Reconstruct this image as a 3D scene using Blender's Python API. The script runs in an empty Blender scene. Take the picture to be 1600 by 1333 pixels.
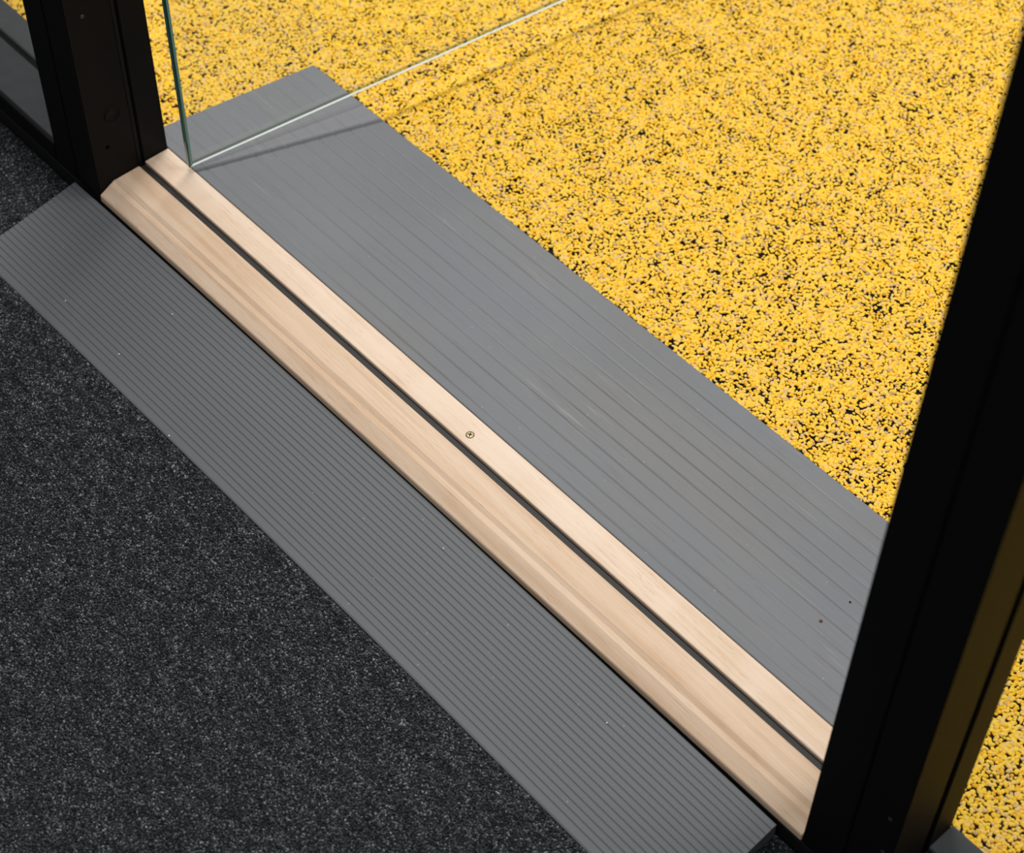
import bpy, bmesh, math, random
import numpy as np
from mathutils import Matrix, Vector

random.seed(7)
rng = np.random.default_rng(11)
scene = bpy.context.scene
C = scene.collection

# ------------------------------------------------------------------ camera
cam_data = bpy.data.cameras.new('camera')
cam = bpy.data.objects.new('camera', cam_data)
C.objects.link(cam)
rot = Matrix(((0.673384, -0.581886, 0.45603),
              (0.739169, 0.518595, -0.429754),
              (0.013573, 0.626472, 0.779326)))
cam.matrix_world = Matrix.Translation((1.25941, -0.64417, 1.34416)) @ rot.to_4x4()
cam_data.sensor_fit = 'HORIZONTAL'
cam_data.sensor_width = 36.0
cam_data.lens = 70.7478
cam_data.clip_start = 0.02
cam_data.dof.use_dof = True
cam_data.dof.focus_distance = 1.70
cam_data.dof.aperture_fstop = 7.1
scene.camera = cam

# ------------------------------------------------------------------ world, lamps, exposure
world = bpy.data.worlds.new('world')
scene.world = world
world.use_nodes = True
bg = world.node_tree.nodes['Background']
bg.inputs['Color'].default_value = (0.93, 0.97, 1.0, 1)
bg.inputs['Strength'].default_value = 0.34


def lamp(name, loc, aim, size, size_y, power, color):
    ld = bpy.data.lights.new(name, 'AREA')
    ld.shape = 'RECTANGLE'
    ld.size = size
    ld.size_y = size_y
    ld.energy = power
    ld.color = color
    o = bpy.data.objects.new(name, ld)
    C.objects.link(o)
    o.location = loc
    # the long side of the strip runs with the open door; tilt it towards the point aimed at
    d = Vector(aim) - Vector(loc)
    o.rotation_euler = (0.0, -math.atan2(d.x, -d.z), math.radians(-7.5))
    return o


# long ceiling strips running away from the door, and an added soft fill panel
lamp('ceiling_strip', (-0.75, 0.95, 2.45), (0.10, 0.95, 0.0), 0.13, 1.9, 60, (1.0, 0.98, 0.955))
lamp('ceiling_strip', (1.30, 0.95, 2.45), (0.65, 0.95, 0.0), 0.13, 1.9, 35, (1.0, 0.98, 0.95))
lamp('fill_panel', (0.35, 0.20, 2.60), (0.35, 0.20, 0.0), 0.9, 0.9, 8, (0.93, 0.96, 1.0))  # added overhead fill for ambient light, no fitting of the room

scene.view_settings.view_transform = 'Standard'
scene.view_settings.look = 'None'
scene.view_settings.gamma = 1.0
scene.view_settings.use_curve_mapping = False
scene.view_settings.exposure = -0.13


# ------------------------------------------------------------------ helpers
def srgb(r, g, b):
    f = lambda c: (c / 255 / 12.92) if c <= 10 else (((c / 255) + 0.055) / 1.055) ** 2.4
    return (f(r), f(g), f(b), 1.0)


def new_mat(name, rough=0.5, spec=0.5, color=(0.5, 0.5, 0.5, 1)):
    m = bpy.data.materials.new(name)
    m.use_nodes = True
    b = m.node_tree.nodes['Principled BSDF']
    b.inputs['Base Color'].default_value = color
    b.inputs['Roughness'].default_value = rough
    b.inputs['Specular IOR Level'].default_value = spec
    return m, m.node_tree, b


def node(nt, kind, **props):
    n = nt.nodes.new(kind)
    for k, v in props.items():
        setattr(n, k, v)
    return n


def coords(nt, scale=(1, 1, 1), rot=(0, 0, 0)):
    tc = node(nt, 'ShaderNodeTexCoord')
    mp = node(nt, 'ShaderNodeMapping')
    mp.inputs['Scale'].default_value = scale
    mp.inputs['Rotation'].default_value = rot
    nt.links.new(tc.outputs['Object'], mp.inputs['Vector'])
    return mp.outputs['Vector']


def noise(nt, vec, scale, detail=3, rough=0.5):
    n = node(nt, 'ShaderNodeTexNoise')
    n.inputs['Scale'].default_value = scale
    n.inputs['Detail'].default_value = detail
    n.inputs['Roughness'].default_value = rough
    if vec is not None:
        nt.links.new(vec, n.inputs['Vector'])
    return n.outputs['Fac']


def ramp(nt, fac, stops, interp='LINEAR'):
    r = node(nt, 'ShaderNodeValToRGB')
    r.color_ramp.interpolation = interp
    els = r.color_ramp.elements
    while len(els) < len(stops):
        els.new(0.5)
    for e, (p, c) in zip(els, stops):
        e.position = p
        e.color = c if len(c) == 4 else (*c, 1)
    nt.links.new(fac, r.inputs['Fac'])
    return r.outputs['Color']


def mix(nt, fac, a, b, blend='MIX'):
    m = node(nt, 'ShaderNodeMix', data_type='RGBA', blend_type=blend)
    for sock, v in ((m.inputs[0], fac), (m.inputs[6], a), (m.inputs[7], b)):
        if hasattr(v, 'is_output'):
            nt.links.new(v, sock)
        else:
            sock.default_value = v
    return m.outputs[2]


def math_node(nt, op, a, b=0.0):
    m = node(nt, 'ShaderNodeMath', operation=op)
    for sock, v in ((m.inputs[0], a), (m.inputs[1], b)):
        if hasattr(v, 'is_output'):
            nt.links.new(v, sock)
        else:
            sock.default_value = v
    return m.outputs[0]


def bump(nt, bsdf, height, strength, dist):
    b = node(nt, 'ShaderNodeBump')
    b.inputs['Strength'].default_value = strength
    b.inputs['Distance'].default_value = dist
    nt.links.new(height, b.inputs['Height'])
    nt.links.new(b.outputs['Normal'], bsdf.inputs['Normal'])


W = lambda v: (v, v, v, 1)

# ------------------------------------------------------------------ materials


def wood_mat(name, seed, light, mid, dark, fig):
    m, nt, b = new_mat(name, 0.62, 0.10)
    tc = node(nt, 'ShaderNodeTexCoord')
    off = node(nt, 'ShaderNodeMapping')
    off.inputs['Location'].default_value = (seed * 3.7, seed * 1.3, seed)
    off.inputs['Rotation'].default_value = (0.0, 0.0, 0.022)
    nt.links.new(tc.outputs['Object'], off.inputs['Vector'])

    def scaled(s):
        mp = node(nt, 'ShaderNodeMapping')
        mp.inputs['Scale'].default_value = s
        nt.links.new(off.outputs['Vector'], mp.inputs['Vector'])
        return mp.outputs['Vector']
    broad = noise(nt, scaled((3.6, 78, 30)), 1.0, 3, 0.5)
    streak = noise(nt, scaled((5, 210, 210)), 1.0, 4, 0.6)
    fine = noise(nt, scaled((16, 900, 900)), 1.0, 2, 0.6)
    pore = noise(nt, scaled((55, 1300, 1300)), 1.0, 2, 0.5)
    figure = noise(nt, scaled((22, 9, 9)), 1.0, 2, 0.5)
    c = ramp(nt, broad, [(0.30, dark), (0.50, mid), (0.70, light)])
    c = mix(nt, math_node(nt, 'MULTIPLY', ramp(nt, streak, [(0.40, W(0)), (0.60, W(1))]), 0.5), c, mid)
    c = mix(nt, ramp(nt, streak, [(0.30, W(0.55)), (0.46, W(0))]), c, dark)
    c = mix(nt, ramp(nt, fine, [(0.35, W(0.40)), (0.58, W(0))]), c, dark)
    c = mix(nt, ramp(nt, pore, [(0.27, W(0.55)), (0.36, W(0))]), c, srgb(160, 120, 88))
    c = mix(nt, ramp(nt, figure, [(0.42, W(0.0)), (0.62, W(fig))]), c, light)
    nt.links.new(c, b.inputs['Base Color'])
    bump(nt, b, fine, 0.08, 0.0005)
    return m


M = {}
M['wood_front'] = wood_mat('wood_front', 2.63, srgb(234, 208, 184), srgb(226, 196, 168), srgb(206, 170, 138), 0.18)
M['wood_back'] = wood_mat('wood_back', 1.77, srgb(240, 218, 198), srgb(233, 207, 183), srgb(218, 186, 156), 0.40)


def ramp_mat(name, base, groove_col, wear):
    m, nt, b = new_mat(name, 0.50, 0.40)
    v = coords(nt)
    big = noise(nt, v, 6.0, 3, 0.5)
    gr = noise(nt, v, 1600.0, 2, 0.6)
    c = ramp(nt, big, [(0.3, tuple(x * 0.94 for x in base[:3]) + (1,)), (0.7, tuple(x * 1.05 for x in base[:3]) + (1,))])
    c = mix(nt, math_node(nt, 'MULTIPLY', gr, 0.22), c, tuple(x * 0.6 for x in base[:3]) + (1,))
    at = node(nt, 'ShaderNodeAttribute', attribute_name='groove')
    if wear:
        # trodden dirt lodged in the grooves and pale scuffs along them
        dn = noise(nt, coords(nt, (6, 16, 16)), 1.0, 3, 0.6)
        dm = ramp(nt, dn, [(0.36, W(0.15)), (0.66, W(1))])
        gfac = math_node(nt, 'MULTIPLY', at.outputs['Fac'], dm)
        sx = node(nt, 'ShaderNodeSeparateXYZ')
        nt.links.new(v, sx.inputs[0])
        walk = ramp(nt, sx.outputs['X'], [(0.08, W(0.18)), (0.45, W(0.62)), (0.62, W(0.62)), (0.86, W(0.30))])
        gfac = math_node(nt, 'MULTIPLY', gfac, walk)
        dust = ramp(nt, noise(nt, coords(nt, (3.5, 8, 8)), 1.0, 4, 0.6), [(0.40, W(0)), (0.70, W(0.75))])
        c = mix(nt, math_node(nt, 'MULTIPLY', dust, walk), c, srgb(124, 119, 112))
        c = mix(nt, gfac, c, groove_col)
        sc = noise(nt, coords(nt, (14, 420, 420), (0, 0, 0.05)), 1.0, 3, 0.55)
        sm = noise(nt, coords(nt, (4.5, 9, 9)), 1.0, 2, 0.5)
        sf = math_node(nt, 'MULTIPLY', ramp(nt, sc, [(0.60, W(0)), (0.74, W(0.55))]), ramp(nt, sm, [(0.50, W(0)), (0.66, W(1))]))
        c = mix(nt, sf, c, srgb(172, 164, 154))
        dk = ramp(nt, noise(nt, coords(nt, (18, 300, 300), (0, 0, -0.03)), 1.0, 3, 0.6), [(0.58, W(0)), (0.75, W(0.35))])
        c = mix(nt, dk, c, srgb(92, 88, 84))
    else:
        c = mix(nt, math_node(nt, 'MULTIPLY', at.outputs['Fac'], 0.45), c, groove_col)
    vo = node(nt, 'ShaderNodeTexVoronoi')
    vo.inputs['Scale'].default_value = 60
    nt.links.new(v, vo.inputs['Vector'])
    c = mix(nt, ramp(nt, vo.outputs['Distance'], [(0.022, W(0.6)), (0.04, W(0))]), c, srgb(190, 188, 182))
    nt.links.new(c, b.inputs['Base Color'])
    r = ramp(nt, big, [(0.3, W(0.44)), (0.7, W(0.56))])
    nt.links.new(r, b.inputs['Roughness'])
    bump(nt, b, gr, 0.10, 0.0004)
    return m


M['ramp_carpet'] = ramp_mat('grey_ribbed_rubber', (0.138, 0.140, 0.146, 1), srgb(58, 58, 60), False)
M['ramp_yellow'] = ramp_mat('grey_worn_rubber', (0.178, 0.182, 0.196, 1), srgb(84, 79, 72), True)


def paint_mat(name, col, rough, spec=0.4):
    m, nt, b = new_mat(name, rough, spec, col)
    n = noise(nt, coords(nt, (70, 70, 5)), 1.0, 3, 0.5)
    nt.links.new(mix(nt, n, tuple(x * 0.75 for x in col[:3]) + (1,), tuple(x * 1.25 for x in col[:3]) + (1,)), b.inputs['Base Color'])
    bump(nt, b, noise(nt, coords(nt, (400, 400, 30)), 1.0, 2, 0.5), 0.06, 0.0004)
    return m


M['black_paint'] = paint_mat('black_paint', (0.0030, 0.0028, 0.0027, 1), 0.60, 0.13)
M['black_rail'] = paint_mat('black_rail_paint', (0.009, 0.009, 0.0094, 1), 0.5, 0.25)
M['black_rubber'] = paint_mat('black_rubber', (0.0035, 0.0035, 0.0035, 1), 0.7, 0.2)
M['seal_rubber'] = paint_mat('grey_black_seal', (0.020, 0.019, 0.018, 1), 0.55, 0.35)
M['hole'] = paint_mat('hole_shade', (0.001, 0.001, 0.001, 1), 0.9, 0.0)  # near-black colour standing in for shade inside holes and recesses
M['sill_grey'] = paint_mat('sill_grey', (0.047, 0.048, 0.051, 1), 0.6, 0.25)
M['dark_steel'], _, b_ = new_mat('dark_steel', 0.35, 0.5, (0.06, 0.06, 0.06, 1))
b_.inputs['Metallic'].default_value = 0.6
M['brass'], _, b_ = new_mat('yellow_zinc', 0.28, 0.5, (0.66, 0.50, 0.28, 1))
b_.inputs['Metallic'].default_value = 0.35
b_.inputs['Roughness'].default_value = 0.45
M['white_speck'], _, _ = new_mat('white_speck', 0.8, 0.2, (0.8, 0.8, 0.76, 1))
M['brown_chip'], _, _ = new_mat('brown_chip', 0.8, 0.2, srgb(110, 62, 44))
M['dark_chip'], _, _ = new_mat('dark_chip', 0.8, 0.2, srgb(38, 36, 40))


def glass_mat(name, tint):
    m = bpy.data.materials.new(name)
    m.use_nodes = True
    nt = m.node_tree
    nt.nodes.remove(nt.nodes['Principled BSDF'])
    out = nt.nodes['Material Output']
    tr = node(nt, 'ShaderNodeBsdfTransparent')
    tr.inputs['Color'].default_value = tint
    gl = node(nt, 'ShaderNodeBsdfGlossy')
    gl.inputs['Roughness'].default_value = 0.01
    mx = node(nt, 'ShaderNodeMixShader')
    # Schlick reflectance from the angle between ray and surface, the same from both sides
    ge = node(nt, 'ShaderNodeNewGeometry')
    dt = node(nt, 'ShaderNodeVectorMath', operation='DOT_PRODUCT')
    nt.links.new(ge.outputs['Normal'], dt.inputs[0])
    nt.links.new(ge.outputs['Incoming'], dt.inputs[1])
    cs = math_node(nt, 'ABSOLUTE', dt.outputs['Value'])
    f = math_node(nt, 'ADD', math_node(nt, 'MULTIPLY', math_node(nt, 'POWER', math_node(nt, 'SUBTRACT', 1.0, cs), 5.0), 0.8), 0.04)
    nt.links.new(f, mx.inputs[0])
    nt.links.new(tr.outputs[0], mx.inputs[1])
    nt.links.new(gl.outputs[0], mx.inputs[2])
    nt.links.new(mx.outputs[0], out.inputs['Surface'])
    return m


M['glass'] = glass_mat('clear_glass', (0.975, 0.988, 0.98, 1))
M['glass_dense'] = glass_mat('glass_rim_tint', (0.50, 0.58, 0.55, 1))
M['glass_glint'], nt_, b_ = new_mat('glass_edge_glint', 0.18, 0.7, (0.70, 0.74, 0.71, 1))  # bright refraction along the level edges, painted as a pale colour
M['glass_teal'], nt_, b_ = new_mat('glass_edge_teal', 0.15, 0.6, (0.10, 0.27, 0.24, 1))  # green cut edge, also painting its internal reflection on the near face
M['glass_reflection'], nt_, b_ = new_mat('glass_yellow_reflection', 0.15, 0.6, (0.42, 0.40, 0.20, 1))  # yellow reflection caught by the far rim, painted as colour
M['glass_arris'], nt_, b_ = new_mat('glass_arris_green', 0.15, 0.6, (0.010, 0.055, 0.046, 1))

# yellow floor: black binder seen between the granules
M['binder'], nt, b = new_mat('black_binder', 0.8, 0.2)
v = coords(nt)
vo = node(nt, 'ShaderNodeTexVoronoi', feature='F1')
vo.inputs['Scale'].default_value = 330
nt.links.new(v, vo.inputs['Vector'])
vc = ramp(nt, vo.outputs['Color'], [(0.0, srgb(232, 178, 40)), (0.6, srgb(244, 196, 52)), (0.85, srgb(206, 164, 92)), (1.0, srgb(238, 200, 80))])
far = ramp(nt, vo.outputs['Distance'], [(0.55, W(1)), (0.72, W(0))])
nt.links.new(mix(nt, far, (0.012, 0.011, 0.009, 1), vc), b.inputs['Base Color'])
M['binder_far'] = M['binder']
M['binder'], nt, b = new_mat('black_binder_bed', 0.85, 0.15, (0.010, 0.009, 0.008, 1))

M['granule'], nt, b = new_mat('yellow_granule', 0.55, 0.25)
oi = node(nt, 'ShaderNodeObjectInfo')
c = ramp(nt, oi.outputs['Random'], [(0.0, srgb(232, 168, 28)), (0.15, srgb(242, 190, 42)), (0.45, srgb(245, 202, 70)),
                                    (0.74, srgb(240, 194, 64)), (0.84, srgb(234, 194, 108)), (0.95, srgb(224, 184, 122)), (1.0, srgb(188, 152, 102))])
nt.links.new(c, b.inputs['Base Color'])

# carpet
M['carpet_back'], nt, b = new_mat('carpet_backing', 0.95, 0.05, (0.012, 0.012, 0.013, 1))
cb = ramp(nt, noise(nt, coords(nt), 480.0, 2, 0.7), [(0.40, (0.012, 0.012, 0.013, 1)), (0.52, (0.034, 0.034, 0.036, 1)), (0.66, (0.12, 0.124, 0.13, 1))])
nt.links.new(cb, b.inputs['Base Color'])
M['pile'], nt, b = new_mat('carpet_loop', 0.9, 0.15)
oi = node(nt, 'ShaderNodeObjectInfo')
c = ramp(nt, oi.outputs['Random'], [(0.0, (0.018, 0.018, 0.019, 1)), (0.45, (0.042, 0.042, 0.045, 1)), (0.75, (0.078, 0.079, 0.085, 1)),
                                    (0.93, (0.14, 0.144, 0.153, 1)), (1.0, (0.27, 0.28, 0.29, 1))])
# yarn lots: paler and darker flecks running one way across the carpet
mp = node(nt, 'ShaderNodeMapping')
mp.inputs['Rotation'].default_value = (0, 0, 0.9)
mp.inputs['Scale'].default_value = (40, 110, 1)
nt.links.new(oi.outputs['Location'], mp.inputs['Vector'])
lots = ramp(nt, noise(nt, mp.outputs['Vector'], 1.0, 3, 0.6), [(0.34, W(0.64)), (0.66, W(1.42))])
c = mix(nt, 1.0, c, lots, 'MULTIPLY')
nt.links.new(c, b.inputs['Base Color'])


# ------------------------------------------------------------------ mesh building
def link(name, bm, mats, parent=None, smooth=False, loc=None):
    bmesh.ops.recalc_face_normals(bm, faces=bm.faces[:])
    me = bpy.data.meshes.new(name)
    bm.to_mesh(me)
    bm.free()
    for m in (mats if isinstance(mats, (list, tuple)) else [mats]):
        me.materials.append(m)
    if smooth:
        me.polygons.foreach_set('use_smooth', [True] * len(me.polygons))
    o = bpy.data.objects.new(name, me)
    C.objects.link(o)
    if parent is not None:
        o.parent = parent
        o.matrix_parent_inverse = parent.matrix_world.inverted()
    return o


def empty(name, loc):
    o = bpy.data.objects.new(name, None)
    o.empty_display_size = 0.03
    C.objects.link(o)
    o.location = loc
    o.matrix_world = Matrix.Translation(loc)
    return o


def tag(o, label=None, cat=None, group=None, kind=None):
    if label:
        o['label'] = label
    if cat:
        o['category'] = cat
    if group:
        o['group'] = group
    if kind:
        o['kind'] = kind
    return o


def prism_x(yz, x0, x1, bevel=0.0, seg=2):
    """polygon in the YZ plane carried along X"""
    bm = bmesh.new()
    a = [bm.verts.new((x0, y, z)) for y, z in yz]
    b = [bm.verts.new((x1, y, z)) for y, z in yz]
    n = len(yz)
    bm.faces.new(a)
    bm.faces.new(b[::-1])
    for i in range(n):
        j = (i + 1) % n
        bm.faces.new((a[i], b[i], b[j], a[j]))
    if bevel:
        bmesh.ops.bevel(bm, geom=bm.edges[:], offset=bevel, segments=seg, affect='EDGES', clamp_overlap=True)
    return bm


def prism_z(xy, z0, z1, bevel=0.0, seg=2):
    bm = bmesh.new()
    a = [bm.verts.new((x, y, z0)) for x, y in xy]
    b = [bm.verts.new((x, y, z1)) for x, y in xy]
    n = len(xy)
    bm.faces.new(a)
    bm.faces.new(b[::-1])
    vert_edges = []
    for i in range(n):
        j = (i + 1) % n
        bm.faces.new((a[i], b[i], b[j], a[j]))
    if bevel:
        es = [e for e in bm.edges if abs(e.verts[0].co.z - e.verts[1].co.z) > 1e-4]
        bmesh.ops.bevel(bm, geom=es, offset=bevel, segments=seg, affect='EDGES', clamp_overlap=True)
    return bm


def box(x0, x1, y0, y1, z0, z1, bevel=0.0, seg=2):
    return prism_x([(y0, z0), (y1, z0), (y1, z1), (y0, z1)], x0, x1, bevel, seg)


def lathe(profile, axis_mat, n=32):
    """profile of (radius, height) pairs round Z, then moved by axis_mat"""
    bm = bmesh.new()
    rings = []
    for r, h in profile:
        if r < 1e-7:
            rings.append([bm.verts.new((0, 0, h))])
        else:
            rings.append([bm.verts.new((r * math.cos(2 * math.pi * k / n), r * math.sin(2 * math.pi * k / n), h)) for k in range(n)])
    for A, B in zip(rings, rings[1:]):
        for k in range(n):
            l = (k + 1) % n
            if len(A) == 1:
                bm.faces.new((A[0], B[k], B[l]))
            elif len(B) == 1:
                bm.faces.new((A[k], B[0], A[l]))
            else:
                bm.faces.new((A[k], B[k], B[l], A[l]))
    bmesh.ops.transform(bm, matrix=axis_mat, verts=bm.verts[:])
    return bm


L = 0.900            # clear opening between the two posts
PW = 0.072           # post width
DB = 0.0815          # depth of the frame
G0, G1 = 0.0465, 0.0535   # groove of seal and glazing
FZ = -0.035          # floor level
WALL_L, WALL_R = -1.30, 2.20

# ------------------------------------------------------------------ floor, carpet, base rail
fl = link('floor', box(-1.6, 2.6, DB - 0.002, 2.4, FZ - 0.045, FZ), M['binder_far'])
tag(fl, 'yellow and black speckled rubber crumb floor beyond the wooden threshold', kind='structure')

link('binder_bed', box(-0.62, 1.45, DB + 0.0008, 1.295, FZ - 0.001, FZ + 0.0005), M['binder'], fl)

# under-floor of the carpet side, same slab height
sub = link('floor', box(-1.6, 2.6, -1.8, DB - 0.002, FZ - 0.045, FZ - 0.006), M['binder'])
tag(sub, 'dark subfloor under the carpet', kind='structure')

carpet = link('carpet', box(-1.6, 2.6, -1.8, -0.0012, FZ - 0.006, FZ - 0.0006), M['carpet_back'])
tag(carpet, 'charcoal grey speckled loop pile carpet in front of the wooden threshold', 'carpet')

rail = link('trim_1', prism_x([(-0.0006, FZ - 0.006), (DB, FZ - 0.006), (DB, -0.0170), (-0.0003, -0.0170), (-0.0006, -0.0174)], WALL_L, WALL_R), M['black_rail'])
tag(rail, 'black base rail along the floor under threshold and posts', kind='structure')

# ------------------------------------------------------------------ wooden threshold
th = empty('wooden_threshold', (0.45, 0.04, -0.0168))
tag(th, 'pale oak door threshold of two boards with a dark seal between them', 'threshold')
fb = prism_x([(0.0, -0.0168), (G0, -0.0168), (G0, 0.0), (0.0168, 0.0), (0.0, -0.0088)], 0.0004, L - 0.0004)
crease = [e for e in fb.edges if all(abs(v.co.y - 0.0168) < 1e-5 for v in e.verts)]
rest = [e for e in fb.edges if e not in crease]
bmesh.ops.bevel(fb, geom=rest, offset=0.0006, segments=2, affect='EDGES', clamp_overlap=True)
crease = [e for e in fb.edges if e.calc_length() > 0.5 and all(abs(v.co.y - 0.0168) < 1e-5 for v in e.verts)]
bmesh.ops.bevel(fb, geom=crease, offset=0.0050, segments=6, affect='EDGES', clamp_overlap=True)
o = link('front_board', fb, M['wood_front'], th)
tag(o, 'wider front board with bevelled nose')
bb = box(-0.0010, L + 0.001, G1 + 0.0006, DB, -0.0168, 0.0003, 0.0007, 1)
o = link('back_board', bb, M['wood_back'], th)
tag(o, 'narrower and lighter back board')
seal = prism_x([(G0, -0.0168), (G1 + 0.0006, -0.0168), (G1 + 0.0006, -0.0042), (G1 - 0.001, -0.0030), (G0 + 0.001, -0.0030), (G0, -0.0042)], 0.0, L)
o = link('seal_strip', seal, M['seal_rubber'], th)
tag(o, 'dark rubber seal strip')

# brass coloured cross-head screw sunk in the back board
SX, SY = 0.4560, 0.0640


def screw_head(bm_mat, r, depth):
    return lathe([(r, 0.0002), (r * 0.97, 0.0006), (r * 0.80, 0.0009), (r * 0.35, 0.0010), (0, 0.0010)], bm_mat, 28)


sc = link('screw', screw_head(Matrix.Translation((SX, SY, -0.0002)), 0.0034, 0.001), M['brass'], th, True)
tag(sc, 'brass coloured cross head screw')
ring = link('screw_hole', lathe([(0.0031, 0.0004), (0.0034, 0.00055), (0.0038, 0.0004)], Matrix.Translation((SX, SY, 0.0)), 28), M['hole'], sc)  # dark ring colours in the shade round the screw head
cx = bmesh.new()
for a in (0.5, 0.5 + math.pi / 2):
    t = prism_z([(-0.0021, -0.0005), (0.0021, -0.0005), (0.0021, 0.0005), (-0.0021, 0.0005)], 0.0006, 0.00090)
    bmesh.ops.transform(t, matrix=Matrix.Translation((SX, SY, 0)) @ Matrix.Rotation(a, 4, 'Z'), verts=t.verts[:])
    me = bpy.data.meshes.new('tmp')
    t.to_mesh(me)
    t.free()
    cx.from_mesh(me)
    bpy.data.meshes.remove(me)
link('cross_recess', cx, M['hole'], sc)  # raised bars coloured black as the shade in the cross


# ------------------------------------------------------------------ ribbed ramps
def groove_ramp(name, y_top, z_top, y_out, z_out, x0, x1, grooves, gw, gd, mat, foot, bow=0.0):
    """wedge with grooves along X; grooves are rows (distance along the slope)"""
    d = Vector((0, y_out - y_top, z_out - z_top))
    ln = d.length
    d.normalize()
    up = Vector((0, -d.z, d.y)) if d.y > 0 else Vector((0, d.z, -d.y))
    if up.z < 0:
        up = -up
    pts, gr = [], []

    def at(s, h, g):
        p = Vector((0, y_top, z_top)) + d * s + up * h
        pts.append((p.y, p.z))
        gr.append(g)
    at(0.0, -0.0006, 0)
    at(0.0008, 0.0, 0)
    for s in grooves:
        at(s - gw * 0.75, 0, 0)
        at(s - gw * 0.28, -gd, 1)
        at(s + gw * 0.28, -gd, 1)
        at(s + gw * 0.75, 0, 0)
    at(ln - 0.0015, 0, 0)
    at(ln, -0.0005, 0)
    n_top = len(pts)
    pts.append((y_out, foot)); gr.append(0)
    pts.append((y_top, foot)); gr.append(0)
    xs = np.linspace(x0, x1, 33)
    bm = bmesh.new()
    lay = bm.verts.layers.float.new('groove')
    rows = []
    xm, xh = (x0 + x1) / 2, (x1 - x0) / 2
    for x in xs:
        row = []
        for (y, z), g in zip(pts, gr):
            # the loose rubber bows a little along its length
            vt = bm.verts.new((x, y + bow * (1 - ((x - xm) / xh) ** 2), z))
            vt[lay] = g
            row.append(vt)
        rows.append(row)
    n = len(pts)
    for A, B in zip(rows, rows[1:]):
        for i in range(n):
            j = (i + 1) % n
            bm.faces.new((A[i], A[j], B[j], B[i]))
    # end caps: fan of quads from the top line down to the foot line
    for row, flip in ((rows[0], False), (rows[-1], True)):
        cap = row[:]
        bm.faces.new(cap if flip else cap[::-1])
    return link(name, bm, mat)


pitch = 0.00570
gs = [0.0057 + pitch * k for k in range(19)]
rc = groove_ramp('threshold_ramp', -0.0042, -0.0152, -0.1190, FZ + 0.0010, -0.0362, 0.8788, gs, 0.00090, 0.0004,
                 M['ramp_carpet'], FZ - 0.0004, 0.0026)
tag(rc, 'grey rubber ramp with fine close ribs lying on the charcoal carpet', 'ramp')
gs = [0.0100 + 0.0171 * k for k in range(11)]
ry = groove_ramp('threshold_ramp', DB + 0.0014, -0.0008, DB + 0.2012, -0.0312, -0.0312, 0.8860, gs, 0.0024, 0.0004,
                 M['ramp_yellow'], FZ)
tag(ry, 'wider grey rubber ramp with shallow worn grooves lying on the yellow floor', 'ramp')


# ------------------------------------------------------------------ door posts
def post(x_reveal, sgn, label, plug):
    """sgn = -1: post on the low-X side, its reveal faces +X"""
    t = empty('door_post', (x_reveal + sgn * PW / 2, DB / 2, -0.0170))
    tag(t, label, 'door post')
    X = lambda u: x_reveal + sgn * u      # u measured from the reveal into the post
    H = 2.12
    mid = 0.0362
    zb = -0.0170
    # front lamella in two staves with a fine joint, core, back lamella
    o = link('front_stave', prism_z([(X(0), 0.0), (X(mid - 0.0004), 0.0), (X(mid - 0.0004), G0), (X(0), G0)], zb, H, 0.0010, 2), M['black_paint'], t, False)
    o = link('front_stave', prism_z([(X(mid + 0.0004), 0.0), (X(PW), 0.0), (X(PW), G0), (X(mid + 0.0004), G0)], zb, H, 0.0010, 2), M['black_paint'], t, False)
    o = link('core', prism_z([(X(0.0055), G0 - 0.002), (X(PW - 0.0055), G0 - 0.002), (X(PW - 0.0055), G1 + 0.002), (X(0.0055), G1 + 0.002)], zb, H), M['black_rubber'], t)
    o = link('back_stave', prism_z([(X(0.0012), G1), (X(PW), G1), (X(PW), DB), (X(0.0012), DB)], zb, H, 0.0010, 2), M['black_paint'], t, False)
    o = link('gasket', prism_z([(X(0.0025), G0 + 0.0012), (X(0.0055), G0 + 0.0012), (X(0.0055), G1 - 0.0012), (X(0.0025), G1 - 0.0012)], zb, H, 0.0005), M['black_rubber'], t)
    if plug:
        ax = Matrix.Rotation(math.radians(90 if sgn < 0 else -90), 4, 'Y')
        mk = lambda y, z: Matrix.Translation((x_reveal, y, z)) @ ax
        o = link('plug', lathe([(0.0093, -0.001), (0.0093, 0.0002), (0.0088, 0.0007), (0.0080, 0.0008), (0.0076, 0.0004), (0, 0.0004)], mk(0.0292, 0.0755), 40), M['black_paint'], t, True)
        tag(o, 'round black cover plug')
        o = link('drill_hole', lathe([(0.0019, -0.0008), (0.0019, 0.00015), (0, 0.00015)], mk(0.0176, 0.0418), 20), M['hole'], t)  # flat disc coloured black as the shade inside the hole
        tag(o, 'small dark drill hole')
        o = link('screw', lathe([(0.0021, -0.0004), (0.0021, 0.0005), (0.0016, 0.0009), (0.0008, 0.0009), (0.0006, 0.0004), (0, 0.0004)], mk(0.0174, 0.1967), 20), M['dark_steel'], t, True)
        tag(o, 'small steel screw head')
    else:
        ax = Matrix.Rotation(math.radians(90), 4, 'X')
        for xx, zz in ((X(0.062), 0.105), (X(0.0645), 0.060)):
            link('screw', lathe([(0.0018, -0.0004), (0.0018, 0.0003), (0, 0.0006)], Matrix.Translation((xx, 0, zz)) @ ax, 16), M['dark_steel'], t, True)
    return t


post(0.0, -1, 'black wooden door post with round plug, beside the corner of the glass door', True)
post(L, 1, 'black wooden door post with a plain front, cutting off the end of the yellow floor', False)


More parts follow.
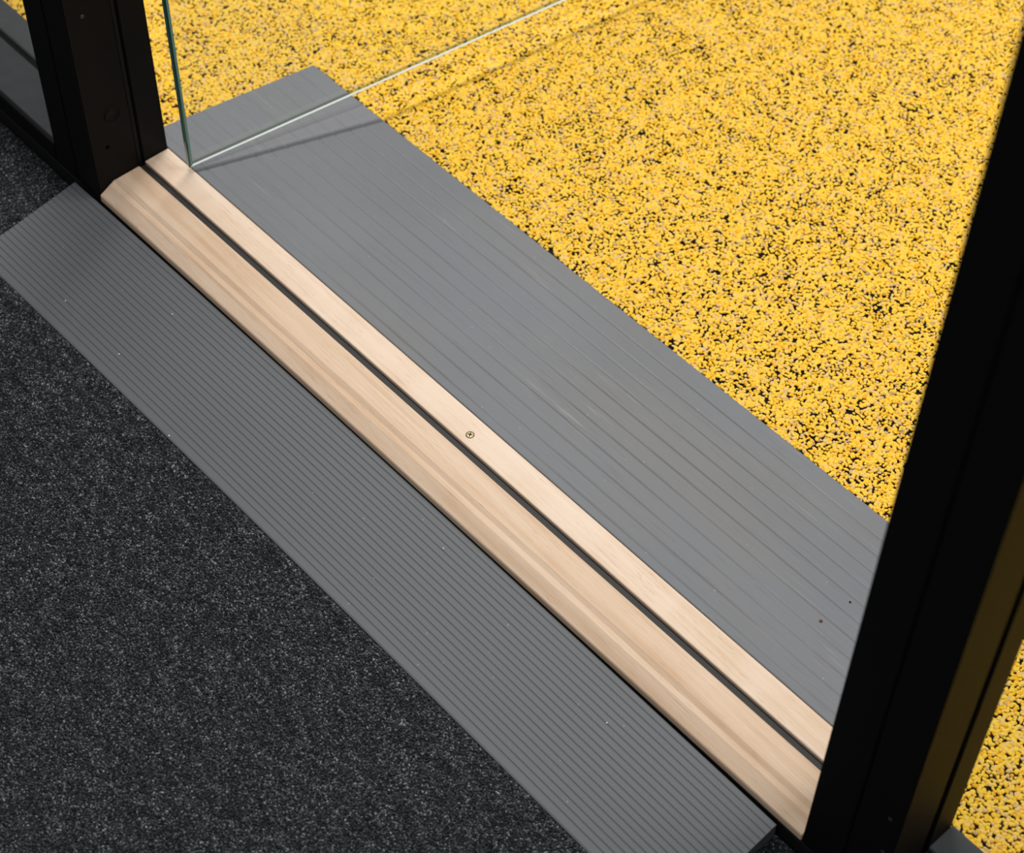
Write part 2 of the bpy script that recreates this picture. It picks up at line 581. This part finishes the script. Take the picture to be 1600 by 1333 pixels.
# ------------------------------------------------------------------ fixed glazing either side of the door
def glazed(name, x0, x1, label):
    t = empty(name, ((x0 + x1) / 2, 0.05, -0.0170))
    tag(t, label, kind='structure')
    zt = 0.0070
    link('sill_board', box(x0, x1, 0.0036, 0.0478, -0.0170, zt, 0.0006), M['sill_grey'], t)
    link('sill_board', box(x0, x1, G1 + 0.0012, DB + 0.0006, -0.0170, zt, 0.0008), M['sill_grey'], t)
    o = link('gasket', box(x0, x1, 0.0478, G1 + 0.0012, -0.0170, zt - 0.005), M['black_rubber'], t)
    tag(o, 'black glazing gasket')
    o = link('fascia', box(x0, x1, -0.0004, 0.0034, -0.0140, zt - 0.0004, 0.0006), M['black_paint'], t)
    tag(o, 'black front fascia')
    o = link('pane', box(x0 - 0.004, x1 + 0.004, 0.0496, G1 - 0.0004, zt - 0.0050, 2.10), M['glass'], t)
    tag(o, 'fixed clear glass pane')
    return t


glazed('window_1', WALL_L, -PW - 0.0003, 'fixed glazing with dark grey sill and black fascia, upper left corner')
glazed('window_2', L + PW + 0.0003, WALL_R, 'fixed glazing with dark grey sill behind the plain black post')

# ------------------------------------------------------------------ frameless glass door standing open
GA = 1.4404
dirv = Vector((math.cos(GA), math.sin(GA), 0))
nrm = Vector((-math.sin(GA), math.cos(GA), 0))
g0 = Vector((0.0408, 0.0774, 0.0055))
TH, WD, HT = 0.0068, 0.850, 2.08
gd = empty('glass_door', g0 + dirv * 0.4)
tag(gd, 'clear frameless glass door standing open over the yellow floor, green cut edges', 'glass door')


def gp(a, t, z):
    p = g0 + dirv * a + nrm * t
    return (p.x, p.y, g0.z + z)


def glass_ring(path, mats_idx, bm):
    """strips of the polished rim between two outlines, each outline a rectangle (a inset, t)"""
    loops = []
    for a, t in path:
        loops.append([bm.verts.new(gp(u, t, z)) for u, z in ((a, a), (WD - a, a), (WD - a, HT - a), (a, HT - a))])
    for k, (A, B) in enumerate(zip(loops, loops[1:])):
        for i in range(4):
            j = (i + 1) % 4
            upright = i in (1, 3)
            bm.faces.new((A[i], B[i], B[j], A[j])).material_index = mats_idx[k][1 if upright else 0]
    return loops


bm = bmesh.new()
# outline points from the near face round the rim to the far face: (inset, depth)
path = [(0.0036, 0.0), (0.0014, 0.0003), (0.0, 0.0012), (0.0, 0.0040), (0.0, 0.0056), (0.0010, TH - 0.0002), (0.0014, TH)]
# (material on the level edges, material on the upright edges): 0 clear, 1 pale, 2 dark green, 3 teal
rim = [(0, 3), (1, 2), (1, 3), (5, 3), (5, 2), (4, 2)]
lp = glass_ring(path, rim, bm)
bm.faces.new(lp[0]).material_index = 0
bm.faces.new(lp[-1][::-1]).material_index = 0
link('pane', bm, [M['glass'], M['glass_glint'], M['glass_arris'], M['glass_teal'], M['glass_reflection'], M['glass_dense']], gd)


# ------------------------------------------------------------------ crumbs lying on the ramps
def chip(name, loc, r, mat, label, group=None):
    b2 = bmesh.new()
    bmesh.ops.create_icosphere(b2, subdivisions=1, radius=r)
    for vtx in b2.verts:
        vtx.co *= random.uniform(0.75, 1.2)
        vtx.co.z *= 0.6
    bmesh.ops.translate(b2, verts=b2.verts[:], vec=Vector(loc))
    o = link(name, b2, mat)
    tag(o, label, 'crumb', group)
    return o


def z_yellow(y):
    return -0.0008 - 0.0304 * (y - DB - 0.0014) / 0.1998


def z_carpet(y):
    return -0.0152 + (0.0152 + FZ + 0.0010) * (-0.0026 - y) / 0.1148


y = 0.1535
chip('crumb', (0.7800, y, z_yellow(y) + 0.0009), 0.0017, M['brown_chip'], 'brown crumb on the worn ramp close to the black post')
y = 0.188
chip('crumb', (0.7815, y, z_yellow(y) + 0.0006), 0.0011, M['dark_chip'], 'tiny dark crumb on the worn ramp nearest the plain post')
for px, py, where in ((0.7290, -0.036, 'tiny white speck on the finely ribbed ramp, the one nearest the plain post'),
                      (0.0730, -0.0930, 'tiny white speck on the finely ribbed ramp, the one nearest its far outer corner'),
                      (0.1590, -0.0340, 'tiny white speck on the finely ribbed ramp, near the front board far end'),
                      (0.1585, -0.0940, 'tiny white speck on the finely ribbed ramp, second from its far outer corner'),
                      (0.5200, -0.0225, 'tiny white speck on the finely ribbed ramp, beside the middle of the front board'),
                      (0.2620, -0.1150, 'tiny white speck right at the outer edge of the finely ribbed ramp')):
    chip('crumb', (px, py, z_carpet(py) + 0.0004), 0.0008, M['white_speck'], where, 'white specks on the ribbed ramp')


# ------------------------------------------------------------------ loose textures made of real pieces (uncountable)
def scatter(name, parent, pts, scl, rots, mat, subdiv, lump, lump_scale):
    me = bpy.data.meshes.new(name)
    n = len(pts)
    me.vertices.add(n)
    me.vertices.foreach_set('co', pts.astype(np.float32).ravel())
    a = me.attributes.new('scl', 'FLOAT_VECTOR', 'POINT')
    a.data.foreach_set('vector', scl.astype(np.float32).ravel())
    a = me.attributes.new('rotv', 'FLOAT_VECTOR', 'POINT')
    a.data.foreach_set('vector', rots.astype(np.float32).ravel())
    me.materials.append(mat)
    o = bpy.data.objects.new(name, me)
    C.objects.link(o)
    o.parent = parent
    ng = bpy.data.node_groups.new(name, 'GeometryNodeTree')
    ng.interface.new_socket('Geometry', in_out='INPUT', socket_type='NodeSocketGeometry')
    ng.interface.new_socket('Geometry', in_out='OUTPUT', socket_type='NodeSocketGeometry')
    gi = ng.nodes.new('NodeGroupInput')
    go = ng.nodes.new('NodeGroupOutput')
    ico = ng.nodes.new('GeometryNodeMeshIcoSphere')
    ico.inputs['Radius'].default_value = 1.0
    ico.inputs['Subdivisions'].default_value = subdiv
    sp = ng.nodes.new('GeometryNodeSetPosition')
    nz = ng.nodes.new('ShaderNodeTexNoise')
    nz.inputs['Scale'].default_value = lump_scale
    sub_ = ng.nodes.new('ShaderNodeVectorMath'); sub_.operation = 'SUBTRACT'
    sub_.inputs[1].default_value = (0.5, 0.5, 0.5)
    sca = ng.nodes.new('ShaderNodeVectorMath'); sca.operation = 'SCALE'
    sca.inputs['Scale'].default_value = lump
    ng.links.new(nz.outputs['Color'], sub_.inputs[0])
    ng.links.new(sub_.outputs[0], sca.inputs[0])
    ng.links.new(sca.outputs[0], sp.inputs['Offset'])
    ss = ng.nodes.new('GeometryNodeSetShadeSmooth')
    sm = ng.nodes.new('GeometryNodeSetMaterial')
    sm.inputs['Material'].default_value = mat
    ng.links.new(ico.outputs['Mesh'], sp.inputs['Geometry'])
    ng.links.new(sp.outputs['Geometry'], ss.inputs['Geometry'])
    ng.links.new(ss.outputs['Geometry'], sm.inputs['Geometry'])
    ip = ng.nodes.new('GeometryNodeInstanceOnPoints')
    na = ng.nodes.new('GeometryNodeInputNamedAttribute'); na.data_type = 'FLOAT_VECTOR'
    na.inputs['Name'].default_value = 'scl'
    nr = ng.nodes.new('GeometryNodeInputNamedAttribute'); nr.data_type = 'FLOAT_VECTOR'
    nr.inputs['Name'].default_value = 'rotv'
    er = ng.nodes.new('FunctionNodeEulerToRotation')
    ng.links.new(nr.outputs['Attribute'], er.inputs[0])
    ng.links.new(gi.outputs[0], ip.inputs['Points'])
    ng.links.new(sm.outputs['Geometry'], ip.inputs['Instance'])
    ng.links.new(er.outputs[0], ip.inputs['Rotation'])
    ng.links.new(na.outputs['Attribute'], ip.inputs['Scale'])
    ng.links.new(ip.outputs['Instances'], go.inputs[0])
    md = o.modifiers.new('pieces', 'NODES')
    md.node_group = ng
    o['kind'] = 'stuff'
    return o


def hexgrid(x0, x1, y0, y1, p, jit):
    xs = np.arange(x0, x1, p)
    ys = np.arange(y0, y1, p * 0.866)
    X, Y = np.meshgrid(xs, ys)
    X = X + (np.arange(len(ys)) % 2)[:, None] * p * 0.5
    P = np.stack([X.ravel(), Y.ravel()], 1)
    P += (rng.random(P.shape) - 0.5) * 2 * jit * p
    return P


def smooth_noise(P, cell, seed):
    r = np.random.default_rng(seed)
    g = r.random((512, 512))
    q = P / cell + 100.0
    i = np.floor(q).astype(int)
    f = q - i
    f = f * f * (3 - 2 * f)
    a = lambda dx, dy: g[(i[:, 0] + dx) % 512, (i[:, 1] + dy) % 512]
    return (a(0, 0) * (1 - f[:, 0]) + a(1, 0) * f[:, 0]) * (1 - f[:, 1]) + (a(0, 1) * (1 - f[:, 0]) + a(1, 1) * f[:, 0]) * f[:, 1]


# yellow rubber granules
P = hexgrid(-0.62, 1.45, DB + 0.0016, 1.30, 0.00300, 0.44)
keep = ~((P[:, 0] > -0.0312 - 0.0006) & (P[:, 0] < 0.8866) & (P[:, 1] < DB + 0.2016))
nz_ = smooth_noise(P, 0.012, 3)
keep &= rng.random(len(P)) > 0.05 + 0.07 * (nz_ < 0.35)
P = P[keep]
n = len(P)
nz_ = smooth_noise(P, 0.010, 5)
base = 0.00174 * (0.80 + 0.46 * nz_) * rng.uniform(0.72, 1.28, n)
scl = np.stack([base * rng.uniform(0.95, 1.5, n), base * rng.uniform(0.8, 1.1, n), base * rng.uniform(0.5, 0.8, n)], 1)
rots = np.stack([rng.uniform(-0.35, 0.35, n), rng.uniform(-0.35, 0.35, n), rng.uniform(0, 6.283, n)], 1)
top = -0.0316 + rng.uniform(-0.0006, 0.0002, n) + (smooth_noise(P, 0.05, 9) - 0.5) * 0.0006
pts = np.stack([P[:, 0], P[:, 1], top - scl[:, 2]], 1)
scatter('rubber_granules', fl, pts, scl, rots, M['granule'], 2, 0.65, 1.5)

# carpet loops
P = hexgrid(-0.42, 1.25, -0.70, -0.0018, 0.00172, 0.40)
ramp_y = (P[:, 1] < -0.0038) & (P[:, 1] > -0.1188) & (P[:, 0] > -0.0362) & (P[:, 0] < 0.8788)
P = P[~ramp_y]
n = len(P)
base = 0.00092 * rng.uniform(0.75, 1.2, n)
scl = np.stack([base * rng.uniform(1.0, 1.7, n), base * rng.uniform(0.75, 1.0, n), base * rng.uniform(0.9, 1.5, n)], 1)
rots = np.stack([rng.uniform(-0.5, 0.5, n), rng.uniform(-0.5, 0.5, n), rng.uniform(0, 6.283, n)], 1)
top = FZ + 0.0012 + rng.uniform(-0.0009, 0.0003, n)
pts = np.stack([P[:, 0], P[:, 1], top - scl[:, 2]], 1)
scatter('carpet_pile', carpet, pts, scl, rots, M['pile'], 1, 0.5, 1.5)
